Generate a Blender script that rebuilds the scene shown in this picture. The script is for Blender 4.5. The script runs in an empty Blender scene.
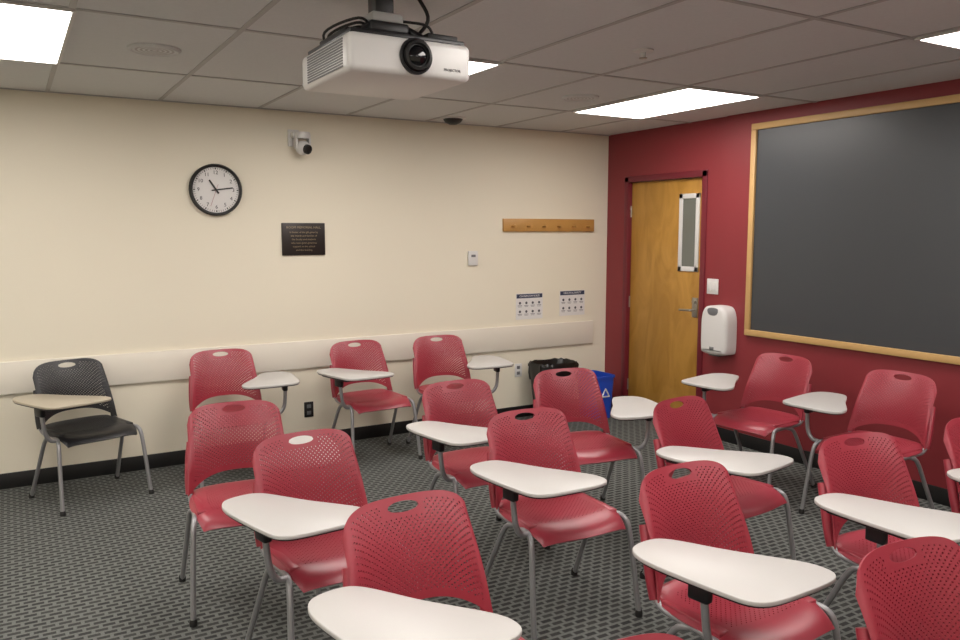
import bpy, bmesh, math, random
from mathutils import Vector, Matrix
random.seed(3)
EYE=1.62; CEIL=2.49; YB=5.78; XR=4.76; XB=4.74; YS=4.37; XL=-3.0; YF=-2.6
MX=.657; MY=1.17
scene=bpy.context.scene
try:
    scene.view_settings.view_transform='Standard'
except Exception: pass

def lin(h):
    h=h.lstrip('#'); o=[]
    for i in (0,2,4):
        c=int(h[i:i+2],16)/255
        o.append(c/12.92 if c<=.04045 else ((c+.055)/1.055)**2.4)
    return (o[0],o[1],o[2],1)
def mat(name,col,rough=.5,metal=0,noise=None,bump=None,spec=.5,emit=None):
    m=bpy.data.materials.new(name); m.use_nodes=True
    nt=m.node_tree; b=nt.nodes['Principled BSDF']
    c=lin(col) if isinstance(col,str) else col
    b.inputs['Base Color'].default_value=c
    b.inputs['Roughness'].default_value=rough
    b.inputs['Metallic'].default_value=metal
    b.inputs['Specular IOR Level'].default_value=spec
    tc=nt.nodes.new('ShaderNodeTexCoord')
    if noise:
        sc,amt=noise
        n=nt.nodes.new('ShaderNodeTexNoise'); n.inputs['Scale'].default_value=sc; n.inputs['Detail'].default_value=5
        nt.links.new(tc.outputs['Object'],n.inputs['Vector'])
        r=nt.nodes.new('ShaderNodeMapRange'); r.inputs['To Min'].default_value=1-amt; r.inputs['To Max'].default_value=1+amt
        nt.links.new(n.outputs['Fac'],r.inputs['Value'])
        v=nt.nodes.new('ShaderNodeVectorMath'); v.operation='SCALE'; v.inputs[0].default_value=c[:3]
        nt.links.new(r.outputs['Result'],v.inputs['Scale'])
        nt.links.new(v.outputs['Vector'],b.inputs['Base Color'])
    if bump:
        sc,st=bump
        n=nt.nodes.new('ShaderNodeTexNoise'); n.inputs['Scale'].default_value=sc; n.inputs['Detail'].default_value=3
        nt.links.new(tc.outputs['Object'],n.inputs['Vector'])
        bp=nt.nodes.new('ShaderNodeBump'); bp.inputs['Strength'].default_value=st; bp.inputs['Distance'].default_value=.002
        nt.links.new(n.outputs['Fac'],bp.inputs['Height']); nt.links.new(bp.outputs['Normal'],b.inputs['Normal'])
    if emit:
        b.inputs['Emission Color'].default_value=lin(emit[0]); b.inputs['Emission Strength'].default_value=emit[1]
    return m

M={}
M['cream']=mat('cream_paint','#e2dbc8',.6,noise=(1.5,.02),bump=(150,.15))
M['red_wall']=mat('crimson_paint','#822b31',.5,noise=(2,.04),bump=(150,.2))
M['ceil']=mat('ceiling_tile_fibre','#d2d4d4',.9,noise=(60,.05),bump=(220,.5))
M['grid']=mat('ceiling_grid_metal','#a9a8a7',.5)
M['rail']=mat('rail_laminate','#e0dacd',.45)
M['black']=mat('black_rubber','#141414',.5)
M['redp']=mat('red_plastic','#95303d',.36,noise=(3,.05),spec=.5)
M['blackp']=mat('black_plastic','#17171a',.4)
M['steel']=mat('grey_painted_steel','#98989a',.38,.5)
M['tab']=mat('tablet_laminate','#b8b6b3',.4,noise=(300,.02))
M['tabtan']=mat('tablet_laminate_tan','#aaa18f',.4)
M['white']=mat('white_plastic','#d2d1cf',.35)
M['grille']=mat('grille_grey','#6d6e70',.6)
M['glassb']=mat('lens_glass','#05060a',.08)
M['paper']=mat('paper','#dcdad8',.7)
M['navy']=mat('navy_print','#2b3550',.6)
M['ink']=mat('dark_ink','#4a4a50',.6)
M['bronze']=mat('plaque_bronze','#2a2320',.4,.3)
M['brass']=mat('plaque_letters','#9a8a70',.4,.5)
M['oak']=mat('oak_trim','#b98a4a',.45,noise=(9,.1))
M['oak2']=mat('pale_oak_trim','#c29d66',.45,noise=(9,.08))
M['board']=mat('slate_board','#3c3f43',.38,noise=(1.2,.06))
M['blue']=mat('blue_plastic','#1f49b8',.4)
M['bag']=mat('black_bag','#0d0d0f',.3,bump=(18,1.0))
M['panel']=mat('light_diffuser','#ffffff',.5,emit=('#fff8f2',12.8))
M['dglass']=mat('door_glass','#6a6d66',.06)
M['chrome']=mat('satin_metal','#a8a49c',.3,.9)
M['frame_red']=mat('door_frame_red','#6b1d29',.4)

def wood():
    m=bpy.data.materials.new('maple_veneer'); m.use_nodes=True; nt=m.node_tree; b=nt.nodes['Principled BSDF']
    tc=nt.nodes.new('ShaderNodeTexCoord'); mp=nt.nodes.new('ShaderNodeMapping'); mp.inputs['Scale'].default_value=(3,3,.9)
    n=nt.nodes.new('ShaderNodeTexNoise'); n.inputs['Scale'].default_value=2.2; n.inputs['Detail'].default_value=6; n.inputs['Distortion'].default_value=1.5
    cr=nt.nodes.new('ShaderNodeValToRGB'); cr.color_ramp.elements[0].color=lin('#a3762f'); cr.color_ramp.elements[1].color=lin('#b98a40')
    cr.color_ramp.elements[0].position=.35; cr.color_ramp.elements[1].position=.65
    nt.links.new(tc.outputs['Object'],mp.inputs[0]); nt.links.new(mp.outputs[0],n.inputs['Vector']); nt.links.new(n.outputs['Fac'],cr.inputs[0])
    nt.links.new(cr.outputs[0],b.inputs['Base Color']); b.inputs['Roughness'].default_value=.4
    return m
M['wood']=wood()
def carpet():
    m=bpy.data.materials.new('woven_carpet'); m.use_nodes=True; nt=m.node_tree; b=nt.nodes['Principled BSDF']
    tc=nt.nodes.new('ShaderNodeTexCoord')
    ck=nt.nodes.new('ShaderNodeTexBrick'); ck.offset=.5
    ck.inputs['Scale'].default_value=1; ck.inputs['Brick Width'].default_value=.062; ck.inputs['Row Height'].default_value=.036
    ck.inputs['Mortar Size'].default_value=.009; ck.inputs['Mortar Smooth'].default_value=.4
    ck.inputs['Color1'].default_value=lin('#363736'); ck.inputs['Color2'].default_value=lin('#424341'); ck.inputs['Mortar'].default_value=lin('#6a6c69')
    nt.links.new(tc.outputs['Object'],ck.inputs['Vector'])
    n=nt.nodes.new('ShaderNodeTexNoise'); n.inputs['Scale'].default_value=160; n.inputs['Detail'].default_value=3
    nt.links.new(tc.outputs['Object'],n.inputs['Vector'])
    r=nt.nodes.new('ShaderNodeMapRange'); r.inputs['To Min'].default_value=.5; r.inputs['To Max'].default_value=1.5
    nt.links.new(n.outputs['Fac'],r.inputs['Value'])
    v=nt.nodes.new('ShaderNodeVectorMath'); v.operation='SCALE'
    nt.links.new(ck.outputs['Color'],v.inputs[0]); nt.links.new(r.outputs['Result'],v.inputs['Scale'])
    nt.links.new(v.outputs['Vector'],b.inputs['Base Color']); b.inputs['Roughness'].default_value=.95; b.inputs['Specular IOR Level'].default_value=.1
    bp=nt.nodes.new('ShaderNodeBump'); bp.inputs['Strength'].default_value=.6; bp.inputs['Distance'].default_value=.003
    nt.links.new(n.outputs['Fac'],bp.inputs['Height']); nt.links.new(bp.outputs['Normal'],b.inputs['Normal'])
    return m
M['carpet']=carpet()

class Obj:
    def __init__(s): s.bm=bmesh.new(); s.mats=[]
    def mi(s,k):
        if k not in s.mats: s.mats.append(k)
        return s.mats.index(k)
    def merge(s,t,k,mx=None,smooth=True):
        i=s.mi(k)
        if mx is not None: bmesh.ops.transform(t,matrix=mx,verts=t.verts)
        for f in t.faces: f.material_index=i; f.smooth=smooth
        me=bpy.data.meshes.new('t'); t.to_mesh(me); t.free(); s.bm.from_mesh(me); bpy.data.meshes.remove(me)
    def box(s,k,x0,x1,y0,y1,z0,z1,bev=0,seg=2,mx=None):
        t=bmesh.new(); bmesh.ops.create_cube(t,size=1)
        bmesh.ops.transform(t,matrix=Matrix.Translation(((x0+x1)/2,(y0+y1)/2,(z0+z1)/2))@Matrix.Diagonal((abs(x1-x0),abs(y1-y0),abs(z1-z0),1)),verts=t.verts)
        if bev: bmesh.ops.bevel(t,geom=t.edges[:],offset=bev,segments=seg,affect='EDGES',profile=.5)
        s.merge(t,k,mx)
    def lathe(s,k,prof,mx=None,n=32):
        t=bmesh.new(); rings=[]
        for r,z in prof:
            if r<1e-6: rings.append([t.verts.new((0,0,z))])
            else: rings.append([t.verts.new((r*math.cos(2*math.pi*i/n),r*math.sin(2*math.pi*i/n),z)) for i in range(n)])
        for a,b in zip(rings,rings[1:]):
            for i in range(n):
                j=(i+1)%n
                if len(a)==1 and len(b)==1: continue
                if len(a)==1: t.faces.new((a[0],b[j],b[i]))
                elif len(b)==1: t.faces.new((a[i],a[j],b[0]))
                else: t.faces.new((a[i],a[j],b[j],b[i]))
        bmesh.ops.recalc_face_normals(t,faces=t.faces)
        s.merge(t,k,mx)
    def tube(s,k,pts,r,n=10,sub=6,mx=None,smoothc=True):
        P=[Vector(p) for p in pts]
        if smoothc and len(P)>2:
            Q=[2*P[0]-P[1]]+P+[2*P[-1]-P[-2]]; R=[]
            for i in range(1,len(Q)-2):
                a,b,c,d=Q[i-1:i+3]
                for j in range(sub):
                    u=j/sub
                    R.append(.5*((2*b)+(c-a)*u+(2*a-5*b+4*c-d)*u*u+(3*b-a-3*c+d)*u**3))
            R.append(P[-1]); P=R
        t=bmesh.new(); prev=None; up=None
        for i,p in enumerate(P):
            d=(P[min(i+1,len(P)-1)]-P[max(i-1,0)]).normalized()
            if up is None:
                up=d.orthogonal().normalized()
            else:
                up=(up-d*up.dot(d)).normalized()
            w=d.cross(up)
            ring=[t.verts.new(p+(up*math.cos(2*math.pi*q/n)+w*math.sin(2*math.pi*q/n))*r) for q in range(n)]
            if prev:
                for q in range(n): t.faces.new((prev[q],prev[(q+1)%n],ring[(q+1)%n],ring[q]))
            else: t.faces.new(ring[::-1])
            prev=ring
        t.faces.new(prev)
        bmesh.ops.recalc_face_normals(t,faces=t.faces)
        s.merge(t,k,mx)
    def poly(s,k,pts,z0,z1,bev=0,mx=None,top_only=False,seg=2):
        t=bmesh.new(); vs=[t.verts.new((x,y,z0)) for x,y in pts]; f=t.faces.new(vs)
        r=bmesh.ops.extrude_face_region(t,geom=[f]); nv=[e for e in r['geom'] if isinstance(e,bmesh.types.BMVert)]
        bmesh.ops.translate(t,verts=nv,vec=(0,0,z1-z0)); bmesh.ops.recalc_face_normals(t,faces=t.faces)
        if bev:
            ed=[e for e in t.edges if abs(e.verts[0].co.z-e.verts[1].co.z)<1e-6 and (not top_only or abs(e.verts[0].co.z-z1)<1e-6)]
            bmesh.ops.bevel(t,geom=ed,offset=bev,segments=seg,affect='EDGES',profile=.5)
        s.merge(t,k,mx)
    def text(s,k,txt,size,mx):
        c=bpy.data.curves.new('tx','FONT'); c.body=txt; c.size=size; c.align_x='CENTER'; c.align_y='CENTER'; c.extrude=.0006; c.resolution_u=2
        o=bpy.data.objects.new('tx',c); bpy.context.collection.objects.link(o)
        bpy.context.view_layer.update()
        me=bpy.data.meshes.new_from_object(o.evaluated_get(bpy.context.evaluated_depsgraph_get()))
        t=bmesh.new(); t.from_mesh(me); bpy.data.objects.remove(o); bpy.data.meshes.remove(me); bpy.data.curves.remove(c)
        s.merge(t,k,mx,False)
    def mesh(s,name,ang=40):
        me=bpy.data.meshes.new(name); s.bm.to_mesh(me); s.bm.free()
        for k in s.mats: me.materials.append(M[k])
        try: me.set_sharp_from_angle(angle=math.radians(ang))
        except Exception: pass
        return me
    def make(s,name,loc=(0,0,0),rz=0,ang=40):
        o=bpy.data.objects.new(name,s.mesh(name,ang)); bpy.context.collection.objects.link(o); o.location=loc; o.rotation_euler=(0,0,rz); return o
RW=-math.pi/2
def T(x,y,z): return Matrix.Translation((x,y,z))
FR=Matrix.Rotation(math.pi/2,4,'X')   # local z -> -y, local y -> z
def chaikin(pts,k=2):
    for _ in range(k):
        n=[]
        for a,b in zip(pts,pts[1:]+pts[:1]): n+= [(a[0]*.75+b[0]*.25,a[1]*.75+b[1]*.25),(a[0]*.25+b[0]*.75,a[1]*.25+b[1]*.75)]
        pts=n
    return pts

# ---------------- room shell
o=Obj(); o.box('carpet',XL-.1,XR+.15,YF-.1,YB+.1,-.08,0); o.make('floor')
o=Obj(); o.box('ceil',XL-.1,XR+.15,YF-.1,YB+.1,CEIL,CEIL+.1); o.make('ceiling')
o=Obj(); o.box('cream',XL-.1,XR+.15,YB,YB+.12,0,CEIL); o.make('wall_back')
o=Obj(); o.box('cream',XL-.12,XL,YF,YB,0,CEIL); o.make('wall_left')
o=Obj(); o.box('cream',XL-.1,XR+.15,YF-.12,YF,0,CEIL); o.make('wall_front')
DY0,DY1,DZ=4.617,5.48,2.05
o=Obj()
o.box('red_wall',XR,XR+.14,DY1+.05,YB,0,CEIL)
o.box('red_wall',XR,XR+.14,YS,DY0-.05,0,CEIL)
o.box('red_wall',XR,XR+.14,DY0-.05,DY1+.05,DZ+.05,CEIL)
o.make('wall_right_doorway')
o=Obj(); o.box('red_wall',XB,XR+.14,YF,YS,0,CEIL)
o.make('wall_right')
# baseboards
o=Obj(); o.box('black',XL,XR,YB-.012,YB,0,.1,.003); o.make('baseboard_back')
o=Obj(); o.box('black',XR-.012,XR,DY1+.052,YB-.013,0,.1,.003); o.box('black',XR-.012,XR,YS,DY0-.052,0,.1,.003)
o.box('black',XB-.012,XB,YF,YS+.0,0,.1,.003); o.make('baseboard_right')
o=Obj(); o.box('rail',XL,4.6,YB-.022,YB,.605,.812,.004); o.make('trim_chair_rail')
# ceiling grid
gx=[.27+MX*k for k in range(-5,7)]; ROWS=[3.6,1.05,-1.42]
gy=[4.77,3.6,2.22,1.05,-.25,-1.42]
o=Obj()
for x in gx: o.box('grid',x-.012,x+.012,YF,YB,CEIL-.004,CEIL)
for y in gy: o.box('grid',XL,XR,y-.012,y+.012,CEIL-.0045,CEIL)
o.box('grid',XL,XR,YB-.02,YB,CEIL-.005,CEIL)
o.make('trim_ceiling_grid')
cols=[.29-MX*4,.29-MX,.29+MX*2,.29+MX*5]
for y0 in ROWS:
    for x0 in cols:
        x1=x0+MX; y1=y0+MY
        o=Obj(); z=CEIL-.012
        o.box('white',x0+.004,x1-.004,y0+.004,y0+.020,z,CEIL); o.box('white',x0+.004,x1-.004,y1-.020,y1-.004,z,CEIL)
        o.box('white',x0+.004,x0+.018,y0+.020,y1-.020,z,CEIL); o.box('white',x1-.018,x1-.004,y0+.020,y1-.020,z,CEIL)
        o.box('panel',x0+.018,x1-.018,y0+.020,y1-.020,CEIL-.009,CEIL-.001)
        o.make('ceiling_light_panel')

# ---------------- door
o=Obj()
L=DY1-DY0
o.box('wood',0,L,-.02,.02,.01,DZ,.002)
wx0,wx1,wz0,wz1=DY1-4.89,DY1-4.665,1.30,1.93
for a in ((wx0,wx0+.04,wz0,wz1),(wx1-.04,wx1,wz0,wz1),(wx0,wx1,wz0,wz0+.04),(wx0,wx1,wz1-.04,wz1)):
    o.box('white',a[0],a[1],-.030,-.018,a[2],a[3],.003)
o.box('dglass',wx0+.03,wx1-.03,-.024,-.018,wz0+.03,wz1-.03)
hx=L-.07
o.box('chrome',hx-.03,hx+.03,-.03,-.018,.93,1.09,.004)
o.tube('chrome',[(hx,-.02,.99),(hx,-.07,.99),(hx-.03,-.08,.99),(hx-.12,-.08,.985)],.009)
o.lathe('chrome',[(0,.0),(.018,.0),(.018,.02),(0,.022)],T(hx,-.025,1.06)@FR)
for z in (.25,1.0,1.8): o.tube('chrome',[(-.004,-.024,z-.05),(-.004,-.024,z+.05)],.008,smoothc=False)
o.make('door_1',(XR+.05,DY1,0),RW)
o=Obj()
for a in ((-.055,-.003,0,DZ+.05),(L+.003,L+.055,0,DZ+.05),(-.055,L+.055,DZ+.004,DZ+.055)):
    o.box('frame_red',a[0],a[1],-.012,.12,a[2],a[3],.003)
o.make('trim_door_frame',(XR,DY1,0),RW)
# ---------------- blackboard
o=Obj(); Wb,z0,z1=3.9,.855,2.40
o.box('board',.03,Wb-.03,-.012,0,z0+.03,z1-.03)
w=.045
o.box('oak2',0,Wb,-.03,0,z0,z0+w,.004); o.box('oak2',0,Wb,-.03,0,z1-w,z1,.004)
o.box('oak2',0,w,-.03,0,z0+w,z1-w,.004); o.box('oak2',Wb-w,Wb,-.03,0,z0+w,z1-w,.004)
o.make('blackboard',(XB-.001,4.11,0),RW)
# dispenser: rounded moulded cover
o=Obj()
pts=chaikin([(-.115,.68),(-.13,.72),(-.132,.88),(-.128,.98),(-.10,1.045),(-.05,1.06),(.05,1.06),(.10,1.045),(.128,.98),(.132,.88),(.13,.72),(.115,.68)],2)
o.poly('white',pts,0,.125,.035,FR,True,5)
pts=chaikin([(-.055,1.01),(-.05,1.045),(.05,1.045),(.055,1.01),(.03,.985),(-.03,.985)],2)
o.poly('grille',pts,.118,.127,.002,FR)
o.box('grille',-.022,.022,-.129,-.12,.72,.745,.004)
o.box('ink',-.05,.05,-.1,-.03,.672,.684,.002)
o.make('paper_towel_dispenser',(XB-.001,4.335,0),RW)
# double switch
o=Obj(); o.box('white',-.058,.058,-.008,0,1.135,1.255,.003)
for x in (-.025,.025): o.box('white',x-.016,x+.016,-.013,-.006,1.16,1.23,.003)
o.make('light_switch',(XR,4.475,0),RW)
# ---------------- back wall items
def clock():
    o=Obj(); r=.178
    o.lathe('black',[(0,0),(r,0),(r,.03),(r-.008,.04),(r-.02,.036),(r-.022,.02)],FR,48)
    o.lathe('paper',[(0,.021),(r-.021,.021)],FR,48)
    for i in range(60):
        a=i*math.pi/30; big=i%5==0
        m=Matrix.Rotation(a,4,'Y')
        o.box('black',-.0035 if big else -.001,.0035 if big else .001,-.024,-.0215,.14,.152,mx=m)
    for i in range(1,13):
        a=i*math.pi/6
        o.text('black',str(i),.036,T(math.sin(a)*.118,-.0225,math.cos(a)*.118)@FR)
    def hand(deg,l,w): o.box('black',-w,w,-.028,-.025,-.03,l,mx=Matrix.Rotation(math.radians(deg),4,'Y'))
    hand(326,.08,.006); hand(82,.115,.0045); 
    o.box('redp',-.001,.001,-.03,-.029,-.04,.12,mx=Matrix.Rotation(math.radians(200),4,'Y'))
    o.lathe('black',[(0,.033),(.008,.033),(.008,.02)],FR,12)
    o.make('wall_clock',(1.27,YB,1.91))
clock()
# ptz camera
o=Obj()
o.box('white',-.1,-.02,-.02,0,-.03,.09,.005); o.box('white',-.09,-.03,-.09,0,.03,.07,.01)
o.lathe('white',[(0,.0),(.055,.0),(.06,.02),(.055,.045),(0,.05)],T(-.02,-.09,.02))
o.box('white',-.075,-.06,-.12,-.06,-.05,.03,.005); o.box('white',.02,.035,-.12,-.06,-.05,.03,.005)
t=bmesh.new(); bmesh.ops.create_uvsphere(t,u_segments=24,v_segments=16,radius=.052); o.merge(t,'white',T(-.02,-.1,-.045))
o.lathe('black',[(.0,.035),(.034,.035),(.034,.06),(.028,.064),(.024,.058),(0,.056)],T(-.02,-.1,-.045)@Matrix.Rotation(math.radians(25),4,'Z')@Matrix.Rotation(math.radians(105),4,'X'))
o.tube('white',[(-.06,-.02,.06),(-.02,-.02,.075),(.05,-.01,.07),(.06,-.005,.03)],.004)
o.make('security_camera',(1.89,YB,2.265))
# plaque
o=Obj(); o.box('bronze',-.163,.163,-.015,0,-.118,.118,.003)
o.text('brass','ROOM MEMORIAL HALL',.024,T(0,-.016,.085)@FR)
for i,tx in enumerate(['In honor of the gift given by','the friends and families of','the faculty and students','who have given generous','support to the school','and this building']):
    o.text('brass',tx,.019,T(0,-.016,.05-i*.026)@FR)
o.make('memorial_plaque',(1.89,YB,1.568))
# coat rack
o=Obj(); o.box('oak',-.485,.485,-.02,0,-.055,.055,.004)
for i in range(6):
    x=-.4+i*.16
    o.lathe('oak',[(.008,0),(.008,.04),(.014,.05),(.014,.058),(0,.062)],T(x,-.018,-.01)@FR,12)
o.make('coat_rack',(4.11,YB,1.678))
o=Obj(); o.box('white',-.045,.045,-.02,0,-.06,.06,.006); o.box('grille',-.02,.02,-.022,-.018,.01,.03); o.make('thermostat',(3.33,YB,1.403))
def poster(x,z,title):
    o=Obj(); o.box('paper',-.14,.14,-.002,0,-.113,.113)
    o.box('navy',-.135,.135,-.003,-.0018,.072,.108)
    o.text('paper',title,.024,T(0,-.0035,.09)@FR)
    for i in range(4):
        for j in range(2):
            cx=-.1+i*.067; cz=.03-j*.075
            o.lathe('ink',[(0,.003),(.012,.003)],T(cx,0,cz)@FR,12)
            o.box('ink',cx-.022,cx+.022,-.003,-.002,cz-.024,cz-.02); o.box('ink',cx-.018,cx+.018,-.003,-.002,cz-.034,cz-.031)
    o.make('safety_poster',(x,YB,z))
poster(3.905,.976,'CLASSROOM RULES'); poster(4.37,.985,'HEALTH & SAFETY')
def outlet(x,z,k,k2):
    o=Obj(); o.box(k,-.036,.036,-.007,0,-.058,.058,.003)
    for dz in (-.025,.025): o.box(k2,-.016,.016,-.009,-.006,dz-.014,dz+.014,.002)
    o.make('power_outlet',(x,YB,z))
outlet(1.90,.286,'black','grille'); outlet(3.79,.42,'white','grille')

# ---------------- ceiling fittings
def ceil_speaker(x,y,r=.12):
    o=Obj(); o.lathe('ceil',[(r,0),(r,-.008),(r-.012,-.016),(r-.02,-.010)],T(x,y,CEIL))
    for i in range(9): 
        rr=(r-.02)*(i+1)/9
        o.lathe('grid' if i%2 else 'ceil',[((r-.02)*i/9,-.010),(rr,-.010)],T(x,y,CEIL))
    o.make('ceiling_speaker')
ceil_speaker(.66,4.18); ceil_speaker(3.26,4.25)
o=Obj(); o.lathe('white',[(.05,0),(.05,-.006),(.014,-.012),(.012,-.035),(0,-.035)],T(2.69,3.02,CEIL)); o.lathe('chrome',[(0,-.035),(.02,-.037),(.02,-.04),(0,-.041)],T(2.69,3.02,CEIL)); o.make('fire_sprinkler')
o=Obj(); o.lathe('black',[(.07,0),(.075,-.015),(.06,-.035),(.03,-.05),(0,-.052)],T(3.0,5.5,CEIL)); o.lathe('white',[(.1,0),(.1,-.008),(.07,-.012)],T(3.0,5.5,CEIL)); o.make('motion_sensor')

# ---------------- projector
o=Obj(); W,D,H=.455,.48,.125
o.box('white',-W/2,W/2,-D/2,D/2,-H/2,H/2,.022,4)
o.box('blackp',-W/2+.02,W/2-.01,-D/2+.03,D/2-.02,H/2-.002,H/2+.018,.005)
for i in range(11):
    z=-.044+i*.0088
    o.box('grille',-W/2-.003,-W/2+.004,-.19,.16,z-.0022,z+.0022)
lx=.012; S=.80; lz=.003
def sc(p): return [(r*S,z*S if z>0 else z) for r,z in p]
o.lathe('blackp',sc([(.075,-.005),(.075,.006),(.066,.010),(.062,.004)]),T(lx,-D/2,lz)@FR,40)
o.lathe('black',sc([(.062,0),(.06,.03),(.05,.034),(.046,.02),(.0,.018)]),T(lx,-D/2,lz)@FR,40)
o.lathe('glassb',sc([(.042,.021),(.03,.028),(0,.033)]),T(lx,-D/2,lz)@FR,32)
o.text('ink','PROJECTOR',.012,T(.15,-D/2-.001,-.03)@FR)
o.box('black',W/2-.14,W/2-.02,-.18,-.04,H/2-.004,H/2+.04,.006)
o.box('black',-W/2+.03,-W/2+.12,-.14,.12,H/2-.004,H/2+.035,.006)
o.box('blackp',-.17,.17,-.14,.12,H/2+.012,H/2+.03,.003)
for a in ((-.14,-.11),(.14,-.11),(-.14,.1),(.14,.1)):
    o.tube('blackp',[(a[0],a[1],H/2+.02),(a[0]*.4,a[1]*.4,H/2+.08)],.013,smoothc=False)
o.box('blackp',-.085,.065,-.085,.07,H/2+.045,H/2+.085,.01,3)
o.box('grid',-.07,.05,-.07,.05,H/2+.085,H/2+.12,.01,3)
hh=CEIL-(2.2025+H/2)
o.box('blackp',-.045,.025,-.04,.03,H/2+.118,H/2+hh,.004)
o.lathe('white',[(.03,hh-.03),(.07,hh-.01),(.075,hh)],T(-.01,0,H/2))
o.tube('black',[(.05,.1,H/2+.01),(.12,.05,H/2+.05),(.18,.0,H/2+.13),(.15,.03,H/2+hh)],.007)
o.tube('black',[(.17,-.08,H/2+.03),(.13,-.1,H/2+.08),(.08,-.05,H/2+.1),(.04,.0,H/2+.11)],.005)
for k in range(3):
    o.tube('black',[(-.1-.02*k,.16,H/2+.01),(-.16-.015*k,.08,H/2+.04+.01*k),(-.11,-.02*k,H/2+.07+.012*k),(-.03,.02,H/2+.08)],.005)
o.make('ceiling_projector',(1.205,2.73,2.2025))

# ---------------- bins
o=Obj()
def rbin(o,k,w,d,h,taper,wall=.006):
    t=bmesh.new()
    def ring(sc,z,ins=0):
        pts=[]
        for sx,sy,a0 in ((1,1,0),(-1,1,90),(-1,-1,180),(1,-1,270)):
            for q in range(5):
                a=math.radians(a0+q*22.5); r=.04
                pts.append(t.verts.new((sx*(w/2*sc-r-ins)+r*math.cos(a),sy*(d/2*sc-r-ins)+r*math.sin(a),z)))
        return pts
    rs=[ring(taper,0),ring(taper,0.01),ring(1,h-.02),ring(1.06,h-.02),ring(1.06,h),ring(1,h),ring(taper,.02,wall)]
    for a,b in zip(rs,rs[1:]):
        for i in range(len(a)):
            j=(i+1)%len(a); t.faces.new((a[i],a[j],b[j],b[i]))
    t.faces.new(rs[0][::-1]); t.faces.new(rs[-1]); bmesh.ops.recalc_face_normals(t,faces=t.faces)
    o.merge(t,k)
rbin(o,'black',.36,.26,.49,.78)
t=bmesh.new(); n=64; rings=[]
for lvl,(sc_,z) in enumerate(((.90,.36),(.98,.495),(1.03,.51),(1.09,.495),(1.09,.41),(1.05,.36))):
    rg=[]
    for i in range(n):
        a=2*math.pi*i/n; c,s_=math.cos(a),math.sin(a)
        x=.18*math.copysign(abs(c)**.45,c); y=.13*math.copysign(abs(s_)**.45,s_)
        j=1+(.02*math.sin(i*2.3+lvl)+.012*math.sin(i*5.1)) if lvl>2 else 1+.006*math.sin(i*3)
        rg.append(t.verts.new((x*sc_*j,y*sc_*j,z+(.012*math.sin(i*1.7) if lvl>=4 else .004*math.sin(i*1.1)))))
    rings.append(rg)
for a,b in zip(rings,rings[1:]):
    for i in range(n): t.faces.new((a[i],a[(i+1)%n],b[(i+1)%n],b[i]))
o.merge(t,'bag')
o.make('trash_bin',(4.01,5.56,0))
o=Obj(); rbin(o,'blue',.21,.30,.38,.85)
for i in range(3):
    a=math.radians(90+120*i); b=math.radians(90+120*(i+1)); r=.05
    p=[(r*math.cos(a),-.142,.22+r*math.sin(a)),(r*math.cos(b)*.9,-.142,.22+r*math.sin(b)*.9)]
    o.tube('white',p,.006,smoothc=False)
o.make('recycling_bin',(4.41,5.48,0))

# ---------------- chairs
def grid_shell(P,NU,NV,holefn,slot=None,r=.25,thick=.006):
    t=bmesh.new(); V={}
    removed=set()
    if slot:
        su,sv,hu,hv=slot
        for i in range(NU):
            for j in range(NV):
                u=-1+2*(i+.5)/NU; v=(j+.5)/NV
                if ((u-su)/hu)**2+((v-sv)/hv)**2<1: removed.add((i,j))
    touch=set()
    for (i,j) in removed:
        for c in ((i,j),(i+1,j),(i,j+1),(i+1,j+1)): touch.add(c)
    def uv(i,j):
        u=-1+2*i/NU; v=j/NV
        if (i,j) in touch:
            du,dv=(u-su)/hu,(v-sv)/hv; l=math.hypot(du,dv)
            if l>1e-6: u=su+du/l*hu; v=sv+dv/l*hv
        return u,v
    def vt(i,j):
        if (i,j) not in V: V[(i,j)]=t.verts.new(P(*uv(i,j)))
        return V[(i,j)]
    for i in range(NU):
        for j in range(NV):
            if (i,j) in removed: continue
            c=[vt(i,j),vt(i+1,j),vt(i+1,j+1),vt(i,j+1)]
            u=-1+2*(i+.5)/NU; v=(j+.5)/NV
            near=any((i+a,j+b) in touch for a in (0,1) for b in (0,1))
            if (i+j)%2==0 and holefn(u,v) and not near:
                hv_=[]
                for q in range(8):
                    a=math.radians(225+45*q)
                    hv_.append(t.verts.new(P(u+math.cos(a)*2*r*1.25/NU*1.0,v+math.sin(a)*r*1.25/NV)))
                for q in range(4):
                    a=c[q]; b=c[(q+1)%4]
                    t.faces.new((a,b,hv_[(2*q+2)%8],hv_[(2*q+1)%8],hv_[2*q]))
            else: t.faces.new(c)
    bmesh.ops.recalc_face_normals(t,faces=t.faces)
    bmesh.ops.solidify(t,geom=t.faces[:]+t.edges[:]+t.verts[:],thickness=thick)
    bmesh.ops.recalc_face_normals(t,faces=t.faces)
    return t
def Pback(u,v):
    au=abs(u)
    hw=.224-.010*v+.006*(1-v)**3
    zt=.738+.082*max(0,1-au**5)**.5
    zb=.515-.075*au**3
    z=zb+(zt-zb)*v
    y=.20+.085*v-.018*math.sin(math.pi*v)-(.085-.04*v)*au**2.3
    return Vector((hw*u,y,z))
def Pseat(u,v2):
    v=2*v2-1
    x=.238*u*math.sqrt(1-.26*v*v); y=.22*v*math.sqrt(1-.22*u*u)-.015
    z=.455-.016*(1-u*u)*(1-v*v)-.012*abs(u)**5
    if v<-.3: z-=.045*((-.3-v)/.7)**2.2
    if v>.3: z+=.012*((v-.3)/.7)**2
    z-=.014*max(abs(u),abs(v))**14
    return Vector((x,y,z))
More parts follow.
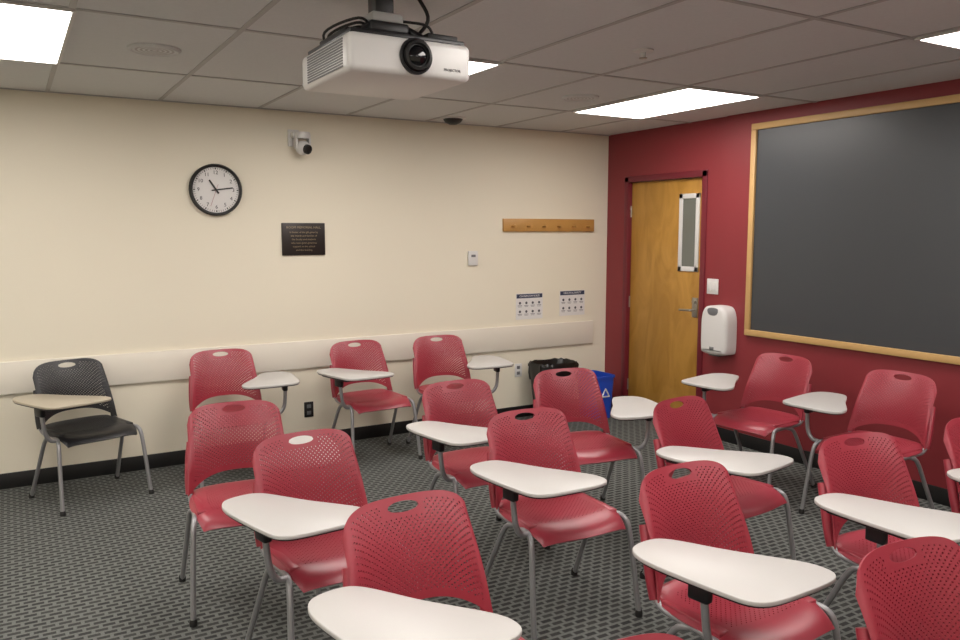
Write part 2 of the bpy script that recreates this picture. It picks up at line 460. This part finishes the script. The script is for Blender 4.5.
TAB=[(-.405,.0),(-.39,.07),(-.355,.105),(-.28,.118),(-.232,.102),(-.185,.03),(-.13,-.07),(-.06,-.165),(.0,-.25),(.012,-.31),(-.003,-.352),(-.06,-.372),(-.2,-.377),(-.30,-.374),(-.345,-.345),(-.362,-.29),(-.388,-.14)]
def chair_mesh(name,side,plast,tabm):
    o=Obj(); s=side # side=-1 : tablet on -X
    o.merge(grid_shell(Pback,50,37,lambda u,v:abs(u)<.9 and .08<v<.95 and not(abs(u)<.34 and v>.80),slot=(0,.9,.25,.05)),plast)
    o.merge(grid_shell(Pseat,46,44,lambda u,v:abs(u)<.7 and .25<v<.85,thick=.010,r=.2),plast)
    R=.0115
    for q in (-1,1):
        o.tube('steel',[(q*.262,-.235,.012),(q*.252,-.205,.22),(q*.243,-.182,.37),(q*.236,-.155,.413),(q*.228,-.10,.420),(q*.222,.05,.418),(q*.22,.12,.425),(q*.222,.158,.47),(q*.216,.19,.56),(q*.204,.215,.64)],R)
        o.tube('steel',[(q*.225,-.02,.416),(q*.235,.04,.385),(q*.245,.12,.24),(q*.262,.235,.012)],R)
        o.tube(plast,[(q*.222,.145,.44),(q*.222,.165,.50),(q*.214,.195,.59),(q*.203,.222,.66)],.018,n=12)
        for y in (-.236,.237): o.lathe('black',[(0,0),(.016,0),(.016,.02),(.0125,.028)],T(q*.262,y,0),14)
        o.box(plast,q*.2-.02,q*.2+.02,-.13,.12,.425,.445,.006)
    o.tube('steel',[(-.226,-.09,.418),(.226,-.09,.418)],.010,smoothc=False)
    o.tube('steel',[(-.222,.10,.42),(.222,.10,.42)],.010,smoothc=False)
    pts=chaikin([(-s*x,y) for x,y in TAB],2)
    zt=.662
    o.poly(tabm,pts,zt-.014,zt,.003)
    cx,cy=-s*-.22,-.14
    o.poly('blackp',[(cx+(x-cx)*.975,cy+(y-cy)*.975) for x,y in pts],zt-.019,zt-.0138)
    o.tube('steel',[(s*.232,-.14,.418),(s*.275,-.15,.43),(s*.302,-.155,.48),(s*.312,-.15,.58),(s*.315,-.14,.635)],.012)
    mx=T(s*.315,-.12,0)@Matrix.Rotation(s*math.radians(-8),4,'Z')
    o.box('blackp',-.022,.022,-.13,.17,zt-.042,zt-.018,.006,mx=mx)
    o.box('blackp',-.016,.016,-.05,.02,zt-.09,zt-.035,.008,mx=mx)
    return o.mesh(name,50)
CM={'r':chair_mesh('tablet_arm_chair',-1,'redp','tab'),'l':chair_mesh('tablet_arm_chair_lefthand',1,'redp','tab'),'b':chair_mesh('black_tablet_arm_chair',-1,'blackp','tabtan')}
# (kind, back-rest x, y, heading deg)
CH=[('b',.28,5.62,18),('l',1.22,5.59,1),('r',2.18,5.55,4),('l',2.845,5.51,-3),
('l',.885,3.815,-5),('r',.975,3.09,5),('r',2.05,3.764,0),('l',2.785,3.77,-8),('r',1.98,2.977,-2),
('r',2.75,2.81,8),('r',4.38,3.455,-86),('r',4.41,2.675,-88),('r',2.865,1.94,-9),('r',1.965,1.985,0),
('r',.995,2.168,3),('r',1.955,1.175,-4),('r',.955,1.155,0),('r',3.60,1.87,-10)]
for k,px,py,deg in CH:
    a=math.radians(deg); d=.285
    ob=bpy.data.objects.new('tablet_arm_chair' if k!='b' else 'black_tablet_arm_chair',CM[k]); bpy.context.collection.objects.link(ob)
    ob.location=(px+math.sin(a)*d,py-math.cos(a)*d,0); ob.rotation_euler=(0,0,a)

# ---------------- world + camera
F=800.0; th=math.atan(88/800); yaw=math.radians(30.5)
w=bpy.data.worlds.new('w'); scene.world=w; w.use_nodes=True; w.node_tree.nodes['Background'].inputs[0].default_value=(.5,.5,.5,1); w.node_tree.nodes['Background'].inputs[1].default_value=.3
c=bpy.data.cameras.new('camera'); co=bpy.data.objects.new('camera',c); bpy.context.collection.objects.link(co); scene.camera=co
c.sensor_width=36; c.lens=F*36/960; c.clip_start=.05
co.location=(0,0,EYE); co.rotation_euler=(math.pi/2-th,0,-yaw)
